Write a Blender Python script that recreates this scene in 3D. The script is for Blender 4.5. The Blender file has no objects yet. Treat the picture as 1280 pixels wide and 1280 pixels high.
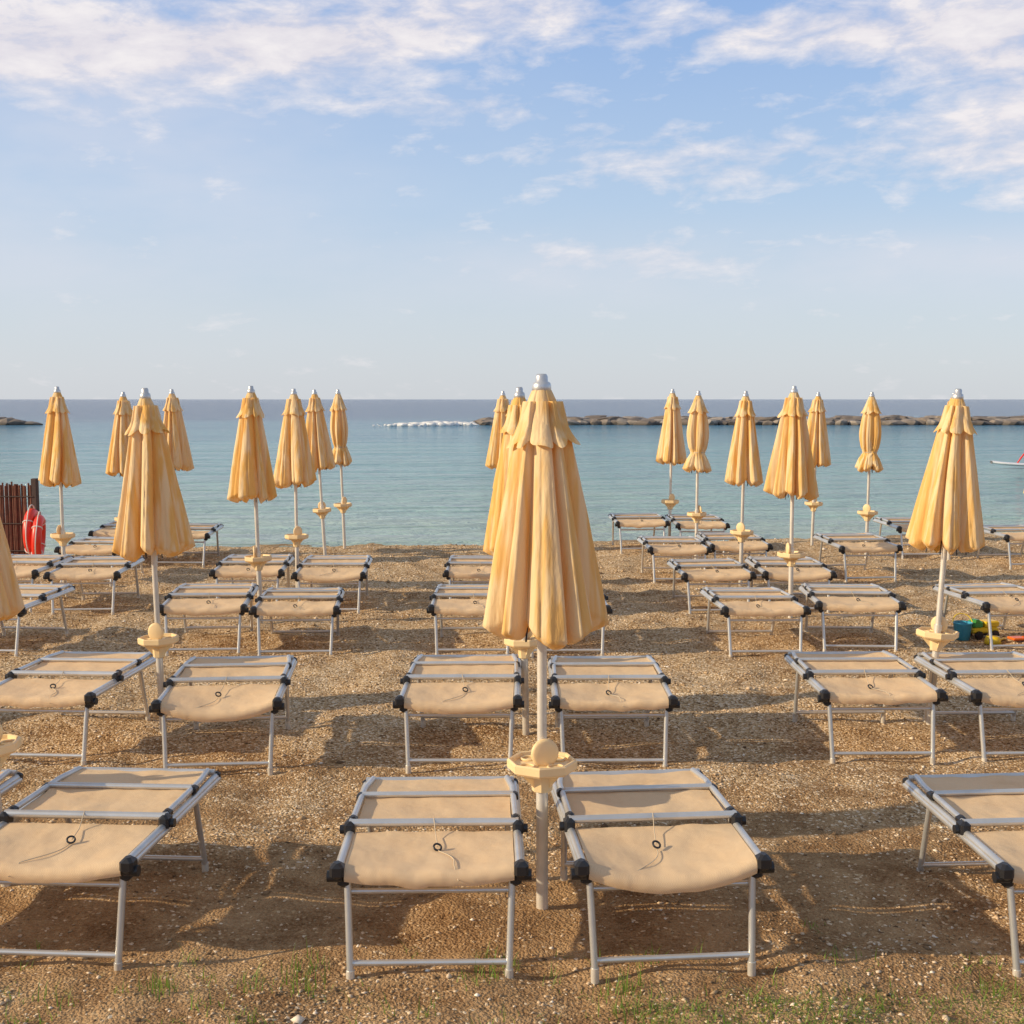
import bpy, math, random
from mathutils import Vector, Matrix, noise
random.seed(7)
scene=bpy.context.scene
R=math.radians

# ------------------------------------------------------------ node helpers
def new_mat(name):
    m=bpy.data.materials.new(name); m.use_nodes=True
    nt=m.node_tree
    for n in list(nt.nodes): nt.nodes.remove(n)
    out=nt.nodes.new('ShaderNodeOutputMaterial')
    return m,nt,out
class NT:
    def __init__(s,nt): s.nt=nt
    def n(s,t,**kw):
        x=s.nt.nodes.new(t)
        for k,v in kw.items(): setattr(x,k,v)
        return x
    def l(s,a,b): s.nt.links.new(a,b)
    def setin(s,sock,v):
        if isinstance(v,bpy.types.NodeSocket): s.l(v,sock)
        else: sock.default_value=v
    def math(s,op,a,b=0.0,c=None,clamp=False):
        x=s.n('ShaderNodeMath',operation=op,use_clamp=clamp)
        s.setin(x.inputs[0],a); s.setin(x.inputs[1],b)
        if c is not None: s.setin(x.inputs[2],c)
        return x.outputs[0]
    def mix(s,f,a,b,blend='MIX'):
        x=s.n('ShaderNodeMix',data_type='RGBA',blend_type=blend)
        s.setin(x.inputs[0],f); s.setin(x.inputs[6],a); s.setin(x.inputs[7],b)
        return x.outputs[2]
    def noise(s,vec,scale,detail=4,rough=.5,dist=0.):
        x=s.n('ShaderNodeTexNoise'); s.l(vec,x.inputs['Vector'])
        x.inputs['Scale'].default_value=scale; x.inputs['Detail'].default_value=detail
        x.inputs['Roughness'].default_value=rough; x.inputs['Distortion'].default_value=dist
        return x.outputs['Fac']
    def voro(s,vec,scale,feat='F1'):
        x=s.n('ShaderNodeTexVoronoi',feature=feat); s.l(vec,x.inputs['Vector'])
        x.inputs['Scale'].default_value=scale
        return x
    def ramp(s,f,stops):
        x=s.n('ShaderNodeValToRGB'); s.setin(x.inputs[0],f)
        e=x.color_ramp.elements
        while len(e)<len(stops): e.new(.5)
        for i,(p,c) in enumerate(stops):
            e[i].position=p; e[i].color=c if len(c)==4 else (*c,1)
        return x.outputs[0]
    def mapr(s,v,a,b,c=0.,d=1.):
        x=s.n('ShaderNodeMapRange'); s.setin(x.inputs[0],v)
        for i,q in enumerate((a,b,c,d)): x.inputs[i+1].default_value=q
        return x.outputs[0]
    def scalevec(s,vec,sc):
        x=s.n('ShaderNodeMapping'); s.l(vec,x.inputs[0]); x.inputs['Scale'].default_value=sc
        return x.outputs[0]
    def bump(s,h,strength,dist,normal=None):
        x=s.n('ShaderNodeBump'); s.l(h,x.inputs['Height'])
        x.inputs['Strength'].default_value=strength; x.inputs['Distance'].default_value=dist
        if normal: s.l(normal,x.inputs['Normal'])
        return x.outputs[0]
def C(*a): return (a[0],a[1],a[2],1)

def simple(name,col,rough=.5,metal=0.,var=.08,vs=8.,bump=0.,bs=60.,transl=0.,tcol=None):
    m,nt,out=new_mat(name); g=NT(nt)
    tc=g.n('ShaderNodeTexCoord').outputs['Object']
    oi=g.n('ShaderNodeObjectInfo').outputs['Random']
    nz=g.noise(tc,vs,3,.6)
    f=g.math('ADD',g.math('MULTIPLY',g.math('SUBTRACT',nz,.5),var*4),g.math('MULTIPLY',g.math('SUBTRACT',oi,.5),var))
    f=g.math('ADD',f,1.0)
    mul=g.n('ShaderNodeVectorMath',operation='SCALE'); mul.inputs[0].default_value=col
    g.l(f,mul.inputs['Scale'])
    p=g.n('ShaderNodeBsdfPrincipled'); g.l(mul.outputs[0],p.inputs['Base Color'])
    p.inputs['Roughness'].default_value=rough; p.inputs['Metallic'].default_value=metal
    if bump: g.l(g.bump(g.noise(tc,bs,2,.6),bump,.01),p.inputs['Normal'])
    if transl:
        t=g.n('ShaderNodeBsdfTranslucent'); t.inputs[0].default_value=C(*(tcol or col))
        mx=g.n('ShaderNodeMixShader'); mx.inputs[0].default_value=transl
        g.l(p.outputs[0],mx.inputs[1]); g.l(t.outputs[0],mx.inputs[2]); g.l(mx.outputs[0],out.inputs[0])
    else: g.l(p.outputs[0],out.inputs[0])
    return m

# ------------------------------------------------------------ materials
def canopy_mat():
    m,nt,out=new_mat('umbrella_fabric'); g=NT(nt)
    tc=g.n('ShaderNodeTexCoord').outputs['Object']
    oi=g.n('ShaderNodeObjectInfo').outputs['Random']
    st=g.noise(g.scalevec(tc,(10,10,.8)),1.2,3,.6)
    stain=g.noise(tc,6,4,.65)
    c=g.mix(g.mapr(st,.43,.56),C(.85,.52,.16),C(.91,.73,.43))
    c=g.mix(g.mapr(stain,.58,.8,0,.4),c,C(.62,.40,.16))
    c=g.mix(g.math('MULTIPLY',oi,.2),c,C(.85,.64,.36))
    cre=g.noise(g.scalevec(tc,(26,26,5)),1,3,.6)
    fn=g.noise(tc,200,1,.5)
    b=g.bump(g.math('ADD',cre,g.math('MULTIPLY',fn,.06)),.5,.014)
    p=g.n('ShaderNodeBsdfPrincipled'); g.l(c,p.inputs['Base Color']); p.inputs['Roughness'].default_value=.85
    p.inputs['Specular IOR Level'].default_value=.2
    g.l(b,p.inputs['Normal'])
    t=g.n('ShaderNodeBsdfTranslucent'); t.inputs[0].default_value=C(.95,.56,.13); g.l(b,t.inputs['Normal'])
    mx=g.n('ShaderNodeMixShader'); mx.inputs[0].default_value=.26
    g.l(p.outputs[0],mx.inputs[1]); g.l(t.outputs[0],mx.inputs[2]); g.l(mx.outputs[0],out.inputs[0])
    return m
M_can=canopy_mat()
def mesh_fabric():
    m,nt,out=new_mat('lounger_mesh_fabric'); g=NT(nt)
    tc=g.n('ShaderNodeTexCoord').outputs['Object']
    oi=g.n('ShaderNodeObjectInfo').outputs['Random']
    ck=g.n('ShaderNodeTexChecker'); g.l(tc,ck.inputs[0]); ck.inputs['Scale'].default_value=230
    big=g.noise(tc,5,5,.65)
    c=g.mix(g.mapr(big,.35,.7),C(.93,.72,.47),C(.89,.65,.40))
    c=g.mix(g.math('MULTIPLY',oi,.25),c,C(.85,.67,.46))
    c=g.mix(g.math('MULTIPLY',ck.outputs['Fac'],.24),c,C(.55,.32,.15))
    c=g.mix(g.mapr(big,.60,.78,0,.4),c,C(.60,.42,.24))
    p=g.n('ShaderNodeBsdfPrincipled'); g.l(c,p.inputs['Base Color']); p.inputs['Roughness'].default_value=.75
    p.inputs['Specular IOR Level'].default_value=.2
    g.l(g.bump(g.math('ADD',g.math('MULTIPLY',ck.outputs['Fac'],.05),g.noise(tc,9,2,.5)),.5,.02),p.inputs['Normal'])
    t=g.n('ShaderNodeBsdfTranslucent'); t.inputs[0].default_value=C(.95,.58,.24)
    mx=g.n('ShaderNodeMixShader'); mx.inputs[0].default_value=.25
    g.l(p.outputs[0],mx.inputs[1]); g.l(t.outputs[0],mx.inputs[2]); g.l(mx.outputs[0],out.inputs[0])
    return m
M_fab=mesh_fabric()
M_alu=simple('aluminium_tube',(.62,.62,.61),.34,.65,.12,7)
M_pole=simple('painted_pole',(.68,.64,.57),.40,.4,.14,9)
M_blk=simple('black_plastic',(.014,.014,.017),.4,0,.15,20)
M_tray=simple('cream_plastic',(.92,.72,.40),.45,0,.05,9,transl=.2,tcol=(.95,.58,.2))
M_cord=simple('cord',(.55,.45,.32),.8)
M_cap=simple('cap_metal',(.62,.62,.62),.35,.7,.1,30)
M_red=simple('lifebuoy_red',(.75,.035,.015),.4,0,.08,9)
M_rope=simple('white_rope',(.7,.66,.6),.8)
M_wood=simple('brown_reed',(.15,.05,.028),.8,0,.3,12,.6,50)
M_post=simple('dark_post',(.06,.035,.03),.7,0,.2,12)
M_blue=simple('toy_blue',(.05,.35,.55),.35)
M_yel=simple('toy_yellow',(.8,.58,.03),.35)
M_grn=simple('toy_green',(.05,.32,.08),.35)
M_org=simple('toy_orange',(.8,.16,.02),.35)
M_white=simple('board_white',(.8,.8,.8),.3)
M_grass=simple('grass_blade',(.16,.25,.035),.6,0,.3,3,transl=.35,tcol=(.28,.42,.05))

# ------------------------------------------------------------ mesh builder
class MB:
    def __init__(s): s.v=[];s.f=[];s.m=[];s.s=[];s.mats=[]
    def mi(s,m):
        if m not in s.mats: s.mats.append(m)
        return s.mats.index(m)
    def add(s,vs,fs,mat,smooth=True,M=None):
        o=len(s.v); k=s.mi(mat)
        for p in vs:
            p=Vector(p); s.v.append(tuple(M@p) if M else tuple(p))
        for f in fs: s.f.append(tuple(i+o for i in f)); s.m.append(k); s.s.append(smooth)
    def tube(s,a,b,r,mat,n=10,r2=None,caps=True):
        a=Vector(a);b=Vector(b);r2=r if r2 is None else r2
        q=(b-a).to_track_quat('Z','Y'); vs=[]
        for c,rr in((a,r),(b,r2)):
            for i in range(n):
                t=2*math.pi*i/n; vs.append(c+q@Vector((math.cos(t)*rr,math.sin(t)*rr,0)))
        s.add(vs,[(i,(i+1)%n,n+(i+1)%n,n+i) for i in range(n)],mat)
        if caps: s.add(vs,[tuple(range(n-1,-1,-1)),tuple(range(n,2*n))],mat,False)
    def path(s,pts,r,mat,n=8):
        pts=[Vector(p) for p in pts]; vs=[]; fs=[]
        for j,p in enumerate(pts):
            d=(pts[min(j+1,len(pts)-1)]-pts[max(j-1,0)]); q=d.to_track_quat('Z','Y')
            for i in range(n):
                t=2*math.pi*i/n; vs.append(p+q@Vector((math.cos(t)*r,math.sin(t)*r,0)))
        for j in range(len(pts)-1):
            for i in range(n): fs.append((j*n+i,j*n+(i+1)%n,(j+1)*n+(i+1)%n,(j+1)*n+i))
        s.add(vs,fs,mat)
    def lathe(s,prof,mat,n=24,M=None,smooth=True,sx=1,ph=0):
        vs=[];fs=[]
        for r,z in prof:
            for i in range(n):
                t=2*math.pi*i/n+ph; vs.append((r*math.cos(t)*sx,r*math.sin(t),z))
        for j in range(len(prof)-1):
            for i in range(n): fs.append((j*n+i,j*n+(i+1)%n,(j+1)*n+(i+1)%n,(j+1)*n+i))
        s.add(vs,fs,mat,smooth,M)
    def rbox(s,c,d,mat,bev=.25,M=None):
        x,y,z=[q/2 for q in d]; b=min(d)*bev; vs=[];fs=[]
        for sz,ins in((-z,b),(-z+b,0),(z-b,0),(z,b)):
            X=x-ins;Y=y-ins;k=b*.7
            ring=[(X-k,-Y),(X,-Y+k),(X,Y-k),(X-k,Y),(-X+k,Y),(-X,Y-k),(-X,-Y+k),(-X+k,-Y)]
            for p in ring: vs.append((c[0]+p[0],c[1]+p[1],c[2]+sz))
        for j in range(3):
            for i in range(8): fs.append((j*8+i,j*8+(i+1)%8,(j+1)*8+(i+1)%8,(j+1)*8+i))
        fs.append(tuple(range(7,-1,-1)));fs.append(tuple(range(24,32)))
        s.add(vs,fs,mat,False,M)
    def torus(s,c,R1,r,mat,n=24,k=8,M=None,arc=2*math.pi,a0=0,sx=1):
        vs=[];fs=[]; closed=abs(arc-2*math.pi)<1e-6; N=n if closed else n+1
        for i in range(N):
            a=a0+arc*i/n
            for j in range(k):
                b=2*math.pi*j/k; rr=R1+r*math.cos(b)
                vs.append((c[0]+rr*math.cos(a)*sx,c[1]+rr*math.sin(a),c[2]+r*math.sin(b)))
        for i in range(n):
            i2=(i+1)%N
            for j in range(k): fs.append((i*k+j,i2*k+j,i2*k+(j+1)%k,i*k+(j+1)%k))
        s.add(vs,fs,mat,True,M)
    def mesh(s,name):
        me=bpy.data.meshes.new(name); me.from_pydata(s.v,[],s.f)
        for m in s.mats: me.materials.append(m)
        me.polygons.foreach_set('material_index',s.m); me.polygons.foreach_set('use_smooth',s.s)
        me.update(); return me
def obj(name,me,loc=(0,0,0),rot=(0,0,0),sc=(1,1,1)):
    o=bpy.data.objects.new(name,me); scene.collection.objects.link(o)
    o.location=loc;o.rotation_euler=rot;o.scale=sc; return o

# ------------------------------------------------------------ terrain
SEA=-.15
def ys(x):
    xx=max(-16,min(16,x)); return 18.3+.19*xx+.25*noise.noise(Vector((x*.35,3.1,0)))+.5*noise.noise(Vector((x*.16,8.1,0)))
def gz(x,y):
    t=y-ys(x)
    if t<-1.67: z=0
    elif t<12: z=-.09*(t+1.67)
    else: z=-1.23-.02*min(t-12,60)
    if t<-1.2 and t>-3.0: z+=.03*math.sin((t+3.0)/1.8*math.pi)
    if t<3:
        z+=.035*noise.noise(Vector((x*.9,y*.9,0)))+.034*noise.noise(Vector((x*2.7,y*2.7,5)))+.018*noise.noise(Vector((x*6,y*6,9)))
    return z
def axis(a,b,step,lo,hi):
    pts=[a+i*step for i in range(int((b-a)/step)+1)]
    s=step;p=pts[-1];out=[]
    while p<hi: s*=1.35;p+=s;out.append(min(p,hi))
    s=step;p=pts[0];pre=[]
    while p>lo: s*=1.35;p-=s;pre.append(max(p,lo))
    return pre[::-1]+pts+out
X=axis(-8.5,9.5,.055,-20000,20000); Y=axis(3.2,20.5,.055,-2000,25000)
vs=[(x,y,gz(x,y)) for y in Y for x in X]; nx=len(X)
fs=[(j*nx+i,j*nx+i+1,(j+1)*nx+i+1,(j+1)*nx+i) for j in range(len(Y)-1) for i in range(nx-1)]
me=bpy.data.meshes.new('beach_sand_ground'); me.from_pydata(vs,[],fs); me.polygons.foreach_set('use_smooth',[True]*len(fs))
m,nt,out=new_mat('pebbly_sand'); g=NT(nt)
pos=g.n('ShaderNodeNewGeometry').outputs['Position']
sep=g.n('ShaderNodeSeparateXYZ'); g.l(pos,sep.inputs[0])
big=g.noise(pos,.7,4,.62,.4); med=g.noise(pos,3.2,6,.70,.2); fine=g.noise(pos,70,3,.75)
v1=g.voro(pos,85)
cs=g.n('ShaderNodeSeparateColor'); g.l(v1.outputs['Color'],cs.inputs[0])
gravel=g.ramp(cs.outputs[0],[(0,(.20,.125,.065)),(.3,(.48,.33,.18)),(.7,(.69,.51,.31)),(1,(.96,.84,.66))])
soil=g.mix(g.mapr(med,.38,.64),C(.24,.14,.070),C(.44,.285,.15))
soil=g.mix(g.mapr(fine,.38,.70,0,.7),soil,C(.60,.42,.25))
near=g.mapr(sep.outputs['Y'],4.3,7.5,-.30,.8)
cov=g.math('ADD',near,g.math('MULTIPLY',g.math('SUBTRACT',g.math('MULTIPLY',g.math('ADD',big,med),.5),.5),3.4))
cov=g.mapr(cov,.0,.75,.08,.95)
thr=g.math('LESS_THAN',cs.outputs[1],cov)
col=g.mix(g.math('MULTIPLY',thr,.9),soil,gravel)
col=g.mix(g.mapr(med,.34,.58,.55,0),col,g.mix(1.0,col,C(.62,.52,.43),'MULTIPLY'))
col=g.mix(g.mapr(big,.36,.56,.30,0),col,g.mix(1.0,col,C(.66,.58,.50),'MULTIPLY'))
wet=g.mapr(sep.outputs['Z'],SEA-.02,SEA+.05,.6,0)
col=g.mix(wet,col,C(.15,.11,.075))
h=g.math('ADD',g.math('MULTIPLY',v1.outputs['Distance'],-.6),g.math('ADD',g.math('MULTIPLY',fine,.8),g.math('MULTIPLY',med,3.0)))
b=g.bump(h,.95,.015)
p=g.n('ShaderNodeBsdfDiffuse'); g.l(col,p.inputs['Color']); g.l(b,p.inputs['Normal']); g.l(p.outputs[0],out.inputs[0])
me.materials.append(m); obj('beach_sand_ground',me)

# gravel: scattered real stones, one object
mS,nt,out=new_mat('pebble_stone'); g=NT(nt)
pos=g.n('ShaderNodeNewGeometry'); rnd=pos.outputs['Random Per Island']
col=g.ramp(rnd,[(0,(.14,.09,.055)),(.3,(.38,.26,.15)),(.65,(.56,.41,.26)),(.93,(.70,.56,.41)),(1,(.88,.82,.72))])
p=g.n('ShaderNodeBsdfDiffuse'); g.l(col,p.inputs['Color']); g.l(p.outputs[0],out.inputs[0])
mb=MB()
base=[(1,0,0),(0,1,0),(-1,0,0),(0,-1,0),(0,0,1),(0,0,-1)]
bf=[(0,1,4),(1,2,4),(2,3,4),(3,0,4),(1,0,5),(2,1,5),(3,2,5),(0,3,5)]
cnt=0
while cnt<30000:
    y=3.6+15*(random.random()**1.45); x=random.uniform(-.5,.5)*y*.95
    if y>ys(x)-.1: continue
    if y<7 and noise.noise(Vector((x*1.2,y*1.2,2)))<.08 and random.random()<.8: continue
    r=random.choice((.003,.003,.004,.005,.006))*(1+.6*random.random())*(1+.06*y)
    if random.random()<.008: r*=2
    a=random.random()*6.28; ca,sa=math.cos(a),math.sin(a); z=gz(x,y)+r*.15
    sx,sy,sz=r*random.uniform(.8,1.5),r*random.uniform(.6,1.1),r*random.uniform(.4,.8)
    vv=[]
    for q in base:
        X0=q[0]*sx*random.uniform(.8,1.2)+.3*sx*random.uniform(-1,1); Y0=q[1]*sy+.3*sy*random.uniform(-1,1)
        vv.append((x+X0*ca-Y0*sa,y+X0*sa+Y0*ca,z+q[2]*sz))
    mb.add(vv,bf,mS,True); cnt+=1
obj('gravel',mb.mesh('gravel'))

# ------------------------------------------------------------ sea
m,nt,out=new_mat('sea_water'); g=NT(nt)
pos=g.n('ShaderNodeNewGeometry').outputs['Position']
sep=g.n('ShaderNodeSeparateXYZ'); g.l(pos,sep.inputs[0])
pn=g.noise(g.scalevec(pos,(.03,.10,1)),1,5,.62)
dist=g.math('ADD',sep.outputs['Y'],g.math('MULTIPLY',g.math('SUBTRACT',pn,.5),g.math('MULTIPLY',sep.outputs['Y'],1.1)))
lg=g.math('LOGARITHM',g.math('MAXIMUM',dist,1),10)
col=g.ramp(g.mapr(lg,1.2,3.2),[(0,(.44,.50,.40)),(.08,(.29,.47,.45)),(.26,(.155,.37,.45)),(.40,(.085,.24,.36)),(.50,(.022,.08,.21)),(1,(.012,.04,.14))])
w1=g.noise(g.scalevec(pos,(.5,1.5,1)),1.3,5,.66,.3)
w3=g.noise(g.scalevec(pos,(.10,.5,1)),1,2,.5)
b=g.bump(g.math('ADD',g.math('MULTIPLY',w3,2.2),w1),1.0,.62)
p=g.n('ShaderNodeBsdfPrincipled'); g.l(col,p.inputs['Base Color']); p.inputs['Roughness'].default_value=.10
p.inputs['IOR'].default_value=1.33; g.l(b,p.inputs['Normal']); g.l(p.outputs[0],out.inputs[0])
me=bpy.data.meshes.new('sea'); D=25000
me.from_pydata([(-D,12,SEA),(D,12,SEA),(D,D,SEA),(-D,D,SEA)],[],[(0,1,2,3)]); me.materials.append(m); obj('sea',me)

# ------------------------------------------------------------ breakwater rocks
mR,nt,out=new_mat('rock'); g=NT(nt)
gg=g.n('ShaderNodeNewGeometry'); sep=g.n('ShaderNodeSeparateXYZ'); g.l(gg.outputs['Position'],sep.inputs[0])
col=g.ramp(gg.outputs['Random Per Island'],[(0,(.15,.12,.10)),(.5,(.27,.22,.18)),(1,(.42,.36,.30))])
nz=g.noise(gg.outputs['Position'],2.2,4,.65)
col=g.mix(g.mapr(nz,.35,.7,.5,0),col,C(.07,.06,.05))
col=g.mix(g.mapr(sep.outputs['Z'],SEA,.15,.9,0),col,C(.03,.028,.022))
p=g.n('ShaderNodeBsdfPrincipled'); g.l(col,p.inputs['Base Color']); p.inputs['Roughness'].default_value=.85
g.l(p.outputs[0],out.inputs[0])
import bmesh
bm=bmesh.new(); bmesh.ops.create_icosphere(bm,subdivisions=2,radius=1); bm.verts.ensure_lookup_table()
iv=[v.co.copy() for v in bm.verts]; iff=[tuple(v.index for v in f.verts) for f in bm.faces]; bm.free()
def rock(mb,c,d):
    sd=Vector((random.random()*90,random.random()*90,0)); q=Matrix.Rotation(random.random()*6.28,3,'Z')@Matrix.Rotation(random.uniform(-.25,.25),3,'X')
    vv=[]
    for v in iv:
        k=max(abs(v.x),abs(v.y),abs(v.z)); w=v*(1-.7+.7/k)
        w=w*(1+.28*noise.noise(v*1.3+sd))
        w=Vector((w.x*d[0],w.y*d[1],w.z*d[2])); vv.append(q@w+Vector(c))
    mb.add(vv,iff,mR,False)
mb=MB(); x=-4.2
while x<95:
    e=min(1,(x+4.6)/5)
    s=random.uniform(.5,1.0)
    rock(mb,(x,104+random.uniform(-.8,.3),SEA+.02),(s,s*.8,.28*random.uniform(.7,1.2)*e+.1))
    if e>.4:
        s2=random.uniform(.6,1.35)
        rock(mb,(x+.3,106+random.uniform(-.5,.5),SEA+.24*e),(s2,1.1,.30*random.uniform(.65,1.2)))
        if random.random()<.7: rock(mb,(x,107.2,SEA+.36*e+random.uniform(-.05,.1)),(random.uniform(.5,1.4),.9,.28))
        rock(mb,(x,109,SEA),(1.3,1.2,.4))
    x+=random.uniform(.6,1.2)
obj('stone_breakwater',mb.mesh('stone_breakwater'))
mb=MB()
for i in range(9): rock(mb,(-47.9+i*.95,104+random.uniform(-.6,.6),SEA),(random.uniform(.7,1.2),.9,.2+.5*math.sin((i+.6)/9*math.pi)))
obj('sea_rock',mb.mesh('sea_rock'))
mF=simple('foam',(.97,.97,.96),.7,0,.02,3,transl=.35,tcol=(.97,.97,.97))
mb=MB()
for i in range(420):
    x=random.gauss(-6.0,2.0)
    if x<-11 or x>-2.8: continue
    s=random.uniform(.05,.27)*(1.1-abs(x+6.0)/6)
    sd=Vector((random.random()*50,0,0)); c=Vector((x,102+(x+6)*.5+random.uniform(-1.8,2),SEA+random.random()*.12))
    vv=[c+Vector((v.x*s*1.9,v.y*s,v.z*s*.95))*(1+.4*noise.noise(v*2+sd)) for v in iv]
    mb.add(vv,iff,mF)
obj('sea_foam',mb.mesh('sea_foam'))

# ------------------------------------------------------------ umbrellas
def umbrella(seed,tied=False):
    rr=random.Random(seed); mb=MB(); N=220
    def N3(a,b,c): return noise.noise(Vector((a+seed*7.3,b,c)))
    lob=[rr.uniform(.65,1.25) for _ in range(8)]
    skew=[rr.choice((.2,.3,.45,.7,.8)) for _ in range(8)]
    dr=rr.uniform(-.25,.25)
    def fold(th,t,amp):
        ct,st=math.cos(th),math.sin(th)
        w=th+dr*t+.34*N3(ct*1.1,st*1.1,t*.5)+.04*N3(ct*3,st*3,t*1.2)
        u=(w*8/(2*math.pi))%8; k=int(u)%8; fr=u-int(u)
        sk=skew[k]; q=(fr/sk) if fr<sk else (1-fr)/(1-sk)
        s=math.sin(math.pi*.5*q)**.9
        a=amp*(lob[k]*s*1.85-1.15)
        c2=abs(math.sin(w*10+seed+.6*N3(ct*2,st*2,t)))
        a-=.085*t*(1-c2)**3*(1 if s>.35 else .3)
        a+=.05*t*N3(ct*2.2,st*2.2,t*1.0)+.035*t*N3(ct*6,st*6,t*1.5)+.015*N3(ct*14,st*14,t*5)
        return a,k,s
    rows=60; vs=[];zt=1.99;zb=1.15
    for j in range(rows):
        t=min(1,j/(rows-5)); ex=max(0,j-(rows-5))/4
        if tied:
            if t<.78: Rr=.055+.078*math.sin(min(1,t/.55)*math.pi/2)-.045*max(0,(t-.45)/.33)**2
            else: Rr=.088+.085*((t-.78)/.22)**.8
            amp=.2
            if .72<t<.84: amp=.10
        else:
            Rr=.068+.146*t**.95; amp=.21+.09*t
        for i in range(N):
            th=2*math.pi*i/N
            a,k,s=fold(th,t,amp)
            r=Rr*(1+a)
            z=zt+(zb-zt)*t+t*t*(.05*(1-s)+.05*N3(math.cos(th)*1.5,math.sin(th)*1.5,9)-.02)
            if ex>0: r*=1-.38*ex; z-=.035*math.sin(ex*math.pi*.5)-.03*ex*N3(math.cos(th)*5,math.sin(th)*5,2)
            vs.append((r*math.cos(th),r*math.sin(th),z))
    fs=[(j*N+i,(j+1)*N+i,(j+1)*N+(i+1)%N,j*N+(i+1)%N) for j in range(rows-1) for i in range(N)]
    mb.add(vs,fs,M_can)
    rows=16;vs=[]
    for j in range(rows):
        t=j/(rows-1); Rr=.03+.090*t**.9+.008*max(0,t-.8)*5
        for i in range(N):
            th=2*math.pi*i/N; a,k,s=fold(th+.06,t*.3,.05+.13*t)
            r=Rr*(1+a*(.5+.6*t)); z=2.045-(.225)*t+t*t*(.03*(1-s)+.02*N3(math.cos(th)*2,math.sin(th)*2,4))
            vs.append((r*math.cos(th),r*math.sin(th),z))
    fs=[(j*N+i,(j+1)*N+i,(j+1)*N+(i+1)%N,j*N+(i+1)%N) for j in range(rows-1) for i in range(N)]
    mb.add(vs,fs,M_can)
    for k in range(8):
        th=2*math.pi*(k+.02)/8; rr0=.14 if not tied else .11
        mb.tube((.03*math.cos(th),.03*math.sin(th),1.6),(rr0*math.cos(th),rr0*math.sin(th),1.085),.004,M_blk,5)
    if tied: mb.torus((0,0,1.34),.09,.006,M_cord,24,6)
    mb.lathe([(.0,2.095),(.018,2.094),(.024,2.085),(.024,2.066),(.034,2.060),(.037,2.048),(.037,2.03),(.030,2.018),(.0,2.018)],M_cap,20)
    mb.tube((0,0,.60),(0,0,2.03),.019,M_pole,16)
    mb.tube((0,0,-.15),(0,0,.62),.0235,M_pole,16)
    mb.tube((0,0,.60),(0,0,.635),.027,M_pole,14)
    # flat octagonal table with a rim, shallow underside and a small clamp bracket
    mb.lathe([(.026,.583),(.108,.581),(.122,.582),(.126,.598),(.133,.600),(.139,.594),(.139,.566),(.128,.556),(.060,.538),(.046,.532),(.040,.475),(.026,.470)],M_tray,8,smooth=False,ph=math.pi/8)
    for q in range(4):
        a=q*math.pi/2+.4
        Mx=Matrix.Translation((.080*math.cos(a),.080*math.sin(a),.0))
        mb.torus((0,0,.585),.030,.005,M_tray,18,6,M=Mx)
        mb.add([(.03*math.cos(a),.03*math.sin(a),.48),(.105*math.cos(a),.105*math.sin(a),.553),(.03*math.cos(a),.03*math.sin(a),.545)],[(0,1,2)],M_tray,False)
    Mx=Matrix.Translation((0.0,-.035,.632))@Matrix.Rotation(math.pi/2,4,'X')
    mb.lathe([(0,.010),(.045,.010),(.056,.005),(.056,-.005),(.045,-.010),(0,-.010)],M_tray,20,M=Mx)
    return mb.mesh('beach_umbrella_mesh')
um=[umbrella(i) for i in range(1,7)]
ut=[umbrella(11,True),umbrella(12,True)]
U=[(.12,4.76,0,-.003),(-2.10,7.30,0,-.03),(2.60,7.55,0,.052),(-2.24,10.9,0,-.022),(-2.24,12.8,0,-.005),
(-2.36,15.5,0,-.05),(-2.22,16.3,1,-.03),(-4.6,12.6,0,-.008),(-4.62,14.7,0,.01),(-4.22,15.4,0,0),
(-.12,16.4,0,.0),(.03,12.4,0,.02),(.085,7.36,0,-.02),(2.15,16.8,0,.01),(2.28,15.2,1,0),(2.46,13.2,0,.012),
(2.55,11.2,0,-.004),(4.10,16.8,0,.02),(4.44,15.4,1,.012),(5.00,11.5,0,0),(5.48,15.4,0,0),(-2.09,4.95,0,-.08),
(4.95,7.5,0,.01),(-4.6,7.4,0,0)]
for i,(x,y,t,lean) in enumerate(U):
    me=ut[i%2] if t else um[i%6]
    s=1+random.uniform(-.012,.012)
    rz=random.choice(range(8))*math.pi/4+random.uniform(-.3,.3)
    if i==0: rz=.3
    sx=1.0 if i==0 else random.uniform(.88,.95)
    if i==1: sx=.86
    o=obj('closed_beach_umbrella',me,(x,y,gz(x,y)),(0,0,0),(sx,sx,s))
    o.rotation_mode='QUATERNION'
    o.rotation_quaternion=(Matrix.Rotation(lean,4,'Y')@Matrix.Rotation(random.uniform(-.01,.01),4,'X')@Matrix.Rotation(rz,4,'Z')).to_quaternion()

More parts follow.
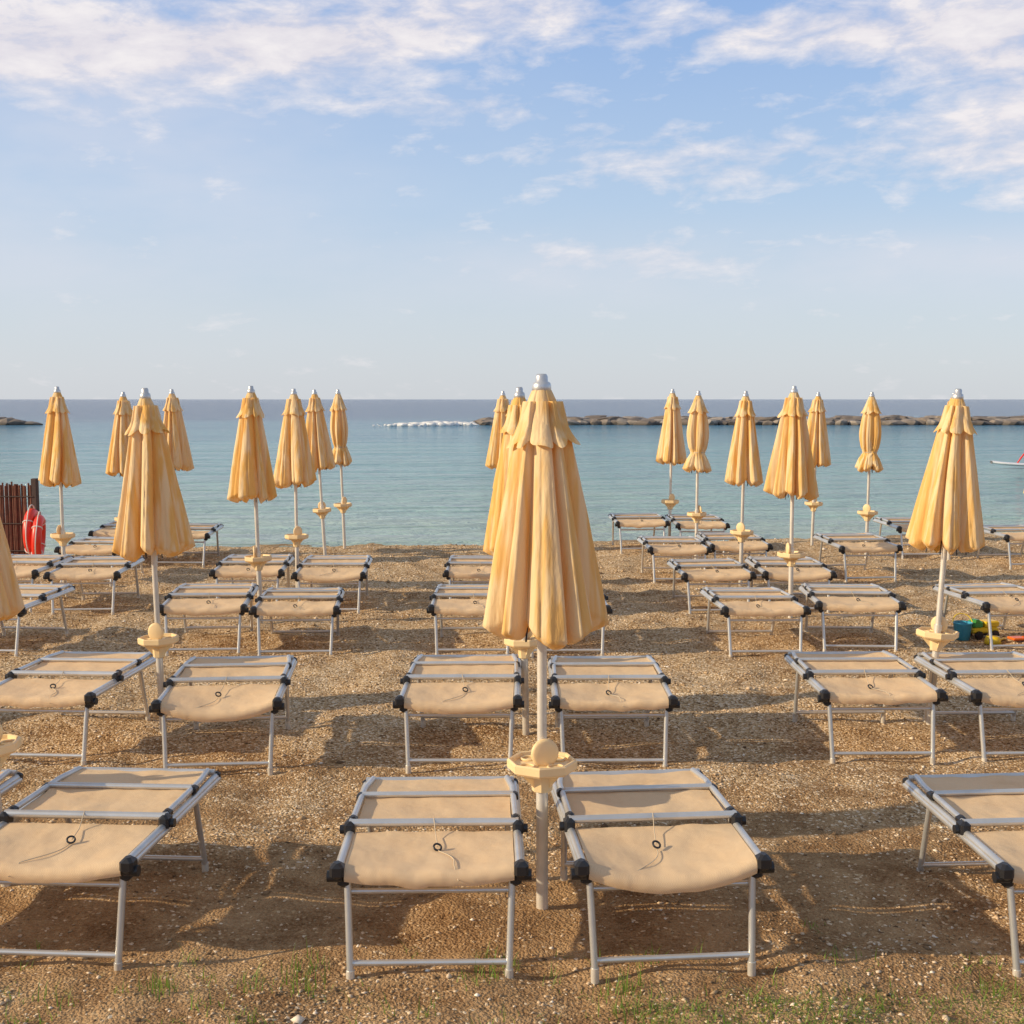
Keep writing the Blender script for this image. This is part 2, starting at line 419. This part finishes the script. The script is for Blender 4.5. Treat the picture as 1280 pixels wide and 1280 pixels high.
# ------------------------------------------------------------ loungers
def lounger(seed):
    rr=random.Random(seed); mb=MB(); L=.99; W=.312
    H=.378; B=.385; Fs=.43; B2=.72
    sag=[.018,.055,.03,.012][seed%4]; sag2=[.012,.02,.01,.025][seed%4]
    for sx in(-1,1):
        for dz,dx in((0,0),(.012,.006*sx)):
            mb.tube((sx*W+dx,0.0,H-dz),(sx*W+dx,L,H-dz),.0155,M_alu,12)
        mb.path([(sx*(W+.002),B,H+.034),(sx*(W-.004),B+.06,H+.036),(sx*(W-.01),.82,H+.034),(sx*(W-.03),L-.02,H+.030)],.0125,M_alu,10)
    mb.tube((-W-.005,B,H+.036),(W+.005,B,H+.036),.015,M_alu,12)
    mb.tube((-W+.02,Fs,H+.022),(W-.02,Fs,H+.022),.010,M_alu,10)
    mb.tube((-W+.01,B2,H+.040),(W-.01,B2,H+.040),.0115,M_alu,12)
    mb.tube((-W+.0,L-.01,H+.02),(W-.0,L-.01,H+.02),.014,M_alu,12)
    nx_,prof=24,[]; P=.37
    for i in range(15): prof.append((P-(P-.035)*i/14,0.0))
    prof+=[(.02,-.002),(.006,-.010),(.0,-.024),(.002,-.040),(.008,-.052)]
    vs=[];npf=len(prof)
    for j,(y,dz) in enumerate(prof):
        fr=1-y/P
        for i in range(nx_+1):
            u=2*i/nx_-1; k=(1-u*u)
            z=H+.006+dz-sag2*k*math.sin(math.pi*min(1,max(0,y/P)))-sag*k*max(0,fr)**2.2
            z+=.009*noise.noise(Vector((u*3,y*8,seed*3)))*k
            hem=.0
            if j>=npf-5: hem=-.010*k*abs(noise.noise(Vector((u*2.2,seed,1))))*(j-npf+5)/2
            vs.append((u*(W-.018),y-sag*.3*k*fr,z+hem))
    fs=[(j*(nx_+1)+i,(j+1)*(nx_+1)+i,(j+1)*(nx_+1)+i+1,j*(nx_+1)+i+1) for j in range(npf-1) for i in range(nx_)]
    mb.add(vs,fs,M_fab)
    vs=[];ny=16
    for j in range(ny+1):
        y=Fs-.01+(L-.01-Fs)*j/ny
        for i in range(nx_+1):
            u=2*i/nx_-1;k=1-u*u
            z=H+.024-sag2*.7*k*abs(math.sin(math.pi*2*(y-Fs)/.58))+.006*noise.noise(Vector((u*3,y*8,seed*5)))
            if y>B2-.03: z+=.004
            vs.append((u*(W-.022),y,z))
    fs=[(j*(nx_+1)+i,j*(nx_+1)+i+1,(j+1)*(nx_+1)+i+1,(j+1)*(nx_+1)+i) for j in range(ny) for i in range(nx_)]
    mb.add(vs,fs,M_fab)
    for sx in(-1,1):
        mb.rbox((sx*(W+.006),.018,H-.008),(.050,.060,.058),M_blk,.28)
        mb.rbox((sx*(W-.012),.045,H-.050),(.040,.050,.050),M_blk,.28)
        mb.tube((sx*(W-.01),.02,H-.03),(sx*(W+.042),.02,H-.03),.020,M_blk,12)
        mb.rbox((sx*(W+.004),B,H+.016),(.040,.060,.060),M_blk,.3)
        mb.tube((sx*(W-.0),B,H+.012),(sx*(W+.040),B,H+.012),.017,M_blk,12)
        mb.rbox((sx*(W-.004),B+.04,H+.034),(.034,.05,.034),M_blk,.3)
        mb.rbox((sx*(W-.002),B2,H+.030),(.030,.05,.034),M_blk,.3)
        mb.rbox((sx*W,L+.004,H-.0),(.036,.030,.040),M_blk,.3)
    lx=.275
    for (yt,yb,zt) in((.045,-.005,H-.05),(.79,.92,H-.02)):
        for sx in(-1,1):
            mb.tube((sx*(lx+.012),yt,zt),(sx*lx,yb,.012),.0125,M_alu,12)
            mb.tube((sx*lx,yb,-.03),(sx*lx,yb,.022),.0150,M_pole,10)
        k=.13; yy=yb+(yt-yb)*k; mb.tube((-lx,yy,.045),(lx,yy,.045),.0105,M_alu,10)
    mb.tube((-lx-.01,.05,H-.095),(lx+.01,.05,H-.095),.0095,M_alu,10)
    mb.tube((-W,.79,H-.02),(W,.79,H-.02),.011,M_alu,10)
    for sx in(-1,1): mb.tube((sx*(lx+.012),.07,H-.06),(sx*(lx+.02),.32,H-.01),.006,M_alu,8)
    zc=H+.006-sag2; rx=rr.uniform(-.03,.03)
    Mx=Matrix.Translation((rx,.20,zc+.012))@Matrix.Rotation(R(35),4,'X')@Matrix.Rotation(.3,4,'Y')
    mb.torus((0,0,0),.014,.0038,M_blk,20,8,M=Mx)
    pts=[]; dx=rr.uniform(.04,.12)*rr.choice((-1,1))
    for i in range(13):
        t=i/12; y=.19-.19*t-.012*(t>.9); pts.append((rx+dx*t+.02*math.sin(t*5),y, H+.012-sag2*math.sin(math.pi*max(0,y)/P)*.9-sag*max(0,1-y/P)**2.2+(-.03 if t>.9 else 0)))
    mb.path(pts,.0018,M_cord,5)
    mb.path([(rx,.21,zc+.01),(rx*.5,.30,H+.012),(0,B,H+.052)],.0018,M_cord,5)
    return mb.mesh('sun_lounger_mesh')
lm=[lounger(i) for i in range(4)]
Ls=[(-.285,4.13,-.29,0),(.56,4.13,.485,1),(-1.66,4.22,-1.57,2),(-2.50,4.20,-2.43,0),(2.05,4.20,2.02,2),(2.90,4.25,2.88,3),
(-.285,6.53,-.285,2),(.555,6.56,.56,3),(-1.57,6.46,-1.65,1),(-2.63,6.68,-2.55,0),(2.04,6.66,2.06,3),(2.88,6.68,2.87,2),
(-1.69,9.5,-1.77,3),(-2.42,9.54,-2.53,0),(-.31,9.5,-.33,0),(.43,9.52,.43,2),(1.98,9.52,1.96,3),(2.74,9.6,2.83,0),(4.10,9.75,4.02,2),(5.0,9.7,4.95,3),(-4.13,9.5,-4.05,0),(-4.95,9.55,-4.9,2),
(-.30,11.5,-.30,3),(.48,11.55,.48,0),(1.94,11.45,1.92,0),(2.71,11.55,2.71,2),(-2.5,11.55,-2.55,3),(-1.72,11.5,-1.76,2),(-4.0,11.4,-4.05,0),(-4.8,11.5,-4.8,2),
(1.83,13.4,1.78,2),(2.53,13.55,2.50,0),(3.92,13.4,3.85,3),(-4.62,13.3,-4.55,0),(-3.95,14.6,-4.0,3),(-4.75,14.8,-4.7,2),
(1.68,15.8,1.64,0),(2.46,15.85,2.42,3),(5.2,15.5,5.15,2),(6.2,14.6,6.15,0),(5.05,6.7,5.05,1),(-4.5,6.7,-4.5,2)]
for (x0,y0,x1,v) in Ls:
    yaw=-math.atan2(x1-x0,1.0)
    zf=(gz(x0,y0)+gz(x1,y0+1))/2+.005; pt=math.atan2(gz(x1,y0+1)-gz(x0,y0),1.0)*.6
    obj('sun_lounger',lm[v],(x0,y0,zf),(pt,random.uniform(-.012,.012),yaw+random.uniform(-.018,.018)),(1,1,1))

# ------------------------------------------------------------ reed fence + lifebuoys
mb=MB(); fx,fy=-5.80,14.9
for i in range(120):
    x=-i*.018; h=.93+random.uniform(-.03,.03)
    mb.tube((x,random.uniform(-.008,.008),-.1),(x+random.uniform(-.01,.01),random.uniform(-.01,.01),h),.011,M_wood,6)
for z in(.12,.45,.78):
    mb.tube((.02,-.016,z),(-2.16,-.016,z),.008,M_post,6)
for x in(.03,-1.05,-2.17): mb.rbox((x,.02,.45),(.07,.07,1.1),M_post,.12)
o=obj('reed_fence',mb.mesh('reed_fence'),(fx,fy,gz(fx,fy)),(0,0,R(-6)))
def buoy():
    mb=MB(); mb.torus((0,0,0),.225,.058,M_red,40,14)
    for a in range(4):
        t=a*math.pi/2+.6
        Mx=Matrix.Rotation(t,4,'Z')@Matrix.Translation((.225,0,0))@Matrix.Rotation(math.pi/2,4,'X')
        mb.torus((0,0,0),.060,.008,M_rope,20,6,M=Mx)
        pts=[]
        for k in range(9):
            aa=t+k/8*math.pi/2; rr=.293+.035*math.sin(k/8*math.pi); pts.append((rr*math.cos(aa),rr*math.sin(aa),0))
        mb.path(pts,.007,M_rope,6)
    return mb.mesh('lifebuoy')
bme=buoy()
obj('lifebuoy',bme,(-5.73,14.70,.42),(R(90),0,R(-82)))
obj('lifebuoy',bme,(-5.62,14.60,.37),(R(86),0,R(-76)),(.94,.94,.94))

# ------------------------------------------------------------ beach toys
mb=MB(); mb.lathe([(0,0),(.065,0),(.085,.15),(.092,.155),(.092,.165),(.082,.16),(.064,.01),(0,.01)],M_blue,24)
mb.torus((0,0,.16),.09,.005,M_yel,20,6,M=Matrix.Translation((0,0,.16))@Matrix.Rotation(R(60),4,'X')@Matrix.Translation((0,0,-.16)),arc=math.pi)
obj('toy_bucket',mb.mesh('toy_bucket'),(3.80,10.3,gz(3.80,10.3)),(0,0,0),(.9,.9,.9))
mb=MB(); mb.rbox((0,0,.07),(.26,.13,.05),M_yel,.3); mb.rbox((-.07,0,.12),(.10,.12,.08),M_grn,.3); mb.rbox((.06,0,.12),(.14,.13,.05),M_yel,.2)
for x in(-.08,.08):
    for y in(-.07,.07): mb.tube((x,y-.015,.035),(x,y+.015,.035),.035,M_blk,14)
obj('toy_truck',mb.mesh('toy_truck'),(4.00,10.4,gz(4.00,10.4)),(0,0,.3))
mb=MB(); mb.rbox((0,0,.02),(.12,.10,.02),M_org,.3); mb.tube((.05,0,.025),(.26,.02,.03),.011,M_org,8); mb.rbox((.27,.02,.03),(.03,.08,.02),M_org,.3)
obj('toy_shovel',mb.mesh('toy_shovel'),(4.18,10.1,gz(4.18,10.1)+.01),(0,0,.2))
mb=MB(); mb.lathe([(0,.05),(.05,.05),(.065,.0),(.07,.0),(.055,.06),(0,.06)],M_yel,18); mb.tube((.05,0,.02),(.2,.03,.015),.01,M_yel,8)
obj('toy_sieve',mb.mesh('toy_sieve'),(3.98,10.1,gz(3.98,10.1)+.01),(0,0,.6))

# ------------------------------------------------------------ windsurf board at right
mb=MB(); vs=[];n=28
for j in range(n+1):
    t=j/n; x=-1.5+3.0*t; w=.34*math.sin(math.pi*min(1,max(.02,t))**.8)**.6; zz=.08+.12*(1-t)**3
    for k in range(8):
        a=2*math.pi*k/8; vs.append((x,w*math.cos(a),zz+.05*math.sin(a)))
mb.add(vs,[(j*8+k,j*8+(k+1)%8,(j+1)*8+(k+1)%8,(j+1)*8+k) for j in range(n) for k in range(8)],M_white)
mb.tube((-.7,0,.1),(.4,.1,1.5),.022,M_red,8)
mb.tube((-.35,0,.6),(1.0,.3,.55),.018,M_white,8)
mb.add([(-.6,.02,.3),(1.0,.3,.55),(1.2,.25,1.1),(.4,.1,1.45),(.0,.05,.95)],[(0,1,2,3,4)],M_white,False)
obj('windsurf_board',mb.mesh('windsurf_board'),(16.4,38.6,SEA),(0,0,.1))

# ------------------------------------------------------------ grass
mb=MB()
def blade(x,y,h,w,a,bend):
    z=gz(x,y)-.005; ca,sa=math.cos(a),math.sin(a); vs=[]
    for k in range(4):
        t=k/3; ww=w*(1-t*.95); r=bend*t*t; zz=h*(t-.25*bend/h*t*t if h else 0)
        cx,cy=x+ca*r,y+sa*r
        vs+= [(cx-sa*ww,cy+ca*ww,z+zz),(cx+sa*ww,cy-ca*ww,z+zz)]
    mb.add(vs,[(0,1,3,2),(2,3,5,4),(4,5,7,6)],M_grass)
def tuft(x,y,n,h,sp):
    for _ in range(n):
        blade(x+random.gauss(0,sp),y+random.gauss(0,sp),h*random.uniform(.4,1.2),random.uniform(.0015,.0032),random.random()*6.28,random.uniform(.01,.05))
for _ in range(110):
    y=3.72+.65*random.random()**1.3; x=random.uniform(-.45,.45)*y
    tuft(x,y,random.randint(2,8),random.uniform(.03,.075),.025)
for (x,y,n,h) in [(-1.18,3.98,14,.09),(-.70,4.03,12,.10),(-.72,4.18,8,.08),(-.08,4.12,12,.08),(.35,4.02,18,.09),(.37,3.88,18,.09),(-.88,4.08,8,.07),(-.02,4.25,8,.06),(-1.0,3.86,8,.07),(1.15,4.55,6,.05),(1.65,4.02,10,.08),(1.25,3.95,8,.07)]: tuft(x,y,n*2,h,.035)
for _ in range(330):
    x=random.uniform(.4,2.3); y=3.72+.30*random.random()**1.4*(.5+x/2.3)
    tuft(x,y,random.randint(4,12),random.uniform(.02,.05),.035)
obj('grass',mb.mesh('grass'))

# ------------------------------------------------------------ light
SE=23
sd=Vector((1,.21,-math.tan(R(SE)))).normalized()
L=bpy.data.lights.new('sun','SUN'); L.energy=5.0; L.angle=R(.6); L.color=(1,.80,.53)
o=bpy.data.objects.new('sun',L); scene.collection.objects.link(o); o.rotation_mode='QUATERNION'; o.rotation_quaternion=sd.to_track_quat('-Z','Y')

w=bpy.data.worlds.new('World'); scene.world=w; w.use_nodes=True; nt=w.node_tree
for n in list(nt.nodes): nt.nodes.remove(n)
g=NT(nt); out=g.n('ShaderNodeOutputWorld'); bg=g.n('ShaderNodeBackground'); g.l(bg.outputs[0],out.inputs[0])
sky=g.n('ShaderNodeTexSky',sky_type='NISHITA'); sky.sun_disc=False; sky.sun_elevation=R(SE); sky.sun_rotation=R(-102)
sky.air_density=1.0; sky.dust_density=1.2; sky.ozone_density=1.5
tc=g.n('ShaderNodeTexCoord').outputs['Generated']
nv=g.n('ShaderNodeVectorMath',operation='NORMALIZE'); g.l(tc,nv.inputs[0])
sp=g.n('ShaderNodeSeparateXYZ'); g.l(nv.outputs[0],sp.inputs[0])
az=g.math('ARCTAN2',sp.outputs['X'],sp.outputs['Y']); el=g.math('ARCSINE',sp.outputs['Z'])
cb=g.n('ShaderNodeCombineXYZ'); g.l(g.math('MULTIPLY',az,1.0),cb.inputs[0]); g.l(g.math('ADD',g.math('MULTIPLY',el,2.6),g.math('MULTIPLY',az,-.10)),cb.inputs[1])
n1=g.noise(cb.outputs[0],19,8,.60,.2); n2=g.noise(cb.outputs[0],5,2,.5,.2)
def blob(px,py,rx,ry,amp):
    a=(px-640)/1546; e=(499-py)/1546
    u=g.math('MULTIPLY',g.math('SUBTRACT',az,a),1546/rx); v=g.math('MULTIPLY',g.math('SUBTRACT',el,e),1546/ry)
    q=g.math('ADD',g.math('MULTIPLY',u,u),g.math('MULTIPLY',v,v))
    return g.math('MULTIPLY',g.math('EXPONENT',g.math('MULTIPLY',q,-1)),amp)
tot=None
for bl in [(60,105,310,60,.45),(400,85,170,40,.34),(620,40,200,46,.32),(150,0,240,36,.20),(980,75,190,40,.32),(1230,95,140,80,.38),(1230,215,130,60,.32),(850,215,200,48,.25),(560,150,130,24,.19),(820,325,230,26,.20)]:
    b=blob(*bl); tot=b if tot is None else g.math('ADD',tot,b)
den=g.math('ADD',g.math('ADD',n1,g.math('MULTIPLY',g.math('SUBTRACT',n2,.5),.25)),tot)
cl=g.mapr(den,.60,.93,0,.96)
zen=g.ramp(g.mapr(el,0,.9),[(0,(4.9,5.15,5.5)),(.07,(4.45,5.0,5.65)),(.17,(3.45,4.5,5.95)),(.36,(2.0,3.25,5.8)),(.6,(2.9,3.3,4.1)),(1,(2.9,3.2,3.8))])  # upper stops: unseen overhead sky, made paler to warm the ambient light
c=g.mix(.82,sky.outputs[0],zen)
veil=g.math('ADD',blob(1000,345,560,42,.55),blob(60,230,440,190,.5))
vn=g.mapr(g.noise(cb.outputs[0],6,4,.55),.3,.65,.2,1)
c=g.mix(g.math('MULTIPLY',veil,vn),c,C(5.4,5.35,5.8))
ccol=g.mix(g.mapr(n1,.38,.68),C(5.1,4.9,5.4),C(6.4,6.1,6.15))
c=g.mix(cl,c,ccol)
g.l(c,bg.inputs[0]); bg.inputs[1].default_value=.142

cam=bpy.data.cameras.new('camera'); cam.lens=1546/1280*36; cam.sensor_width=36; cam.clip_end=60000
o=bpy.data.objects.new('camera',cam); scene.collection.objects.link(o); o.location=(0,0,2.0); o.rotation_euler=(R(90-5.21),0,0); scene.camera=o
scene.view_settings.view_transform='Standard'; scene.view_settings.look='None'; scene.view_settings.exposure=0
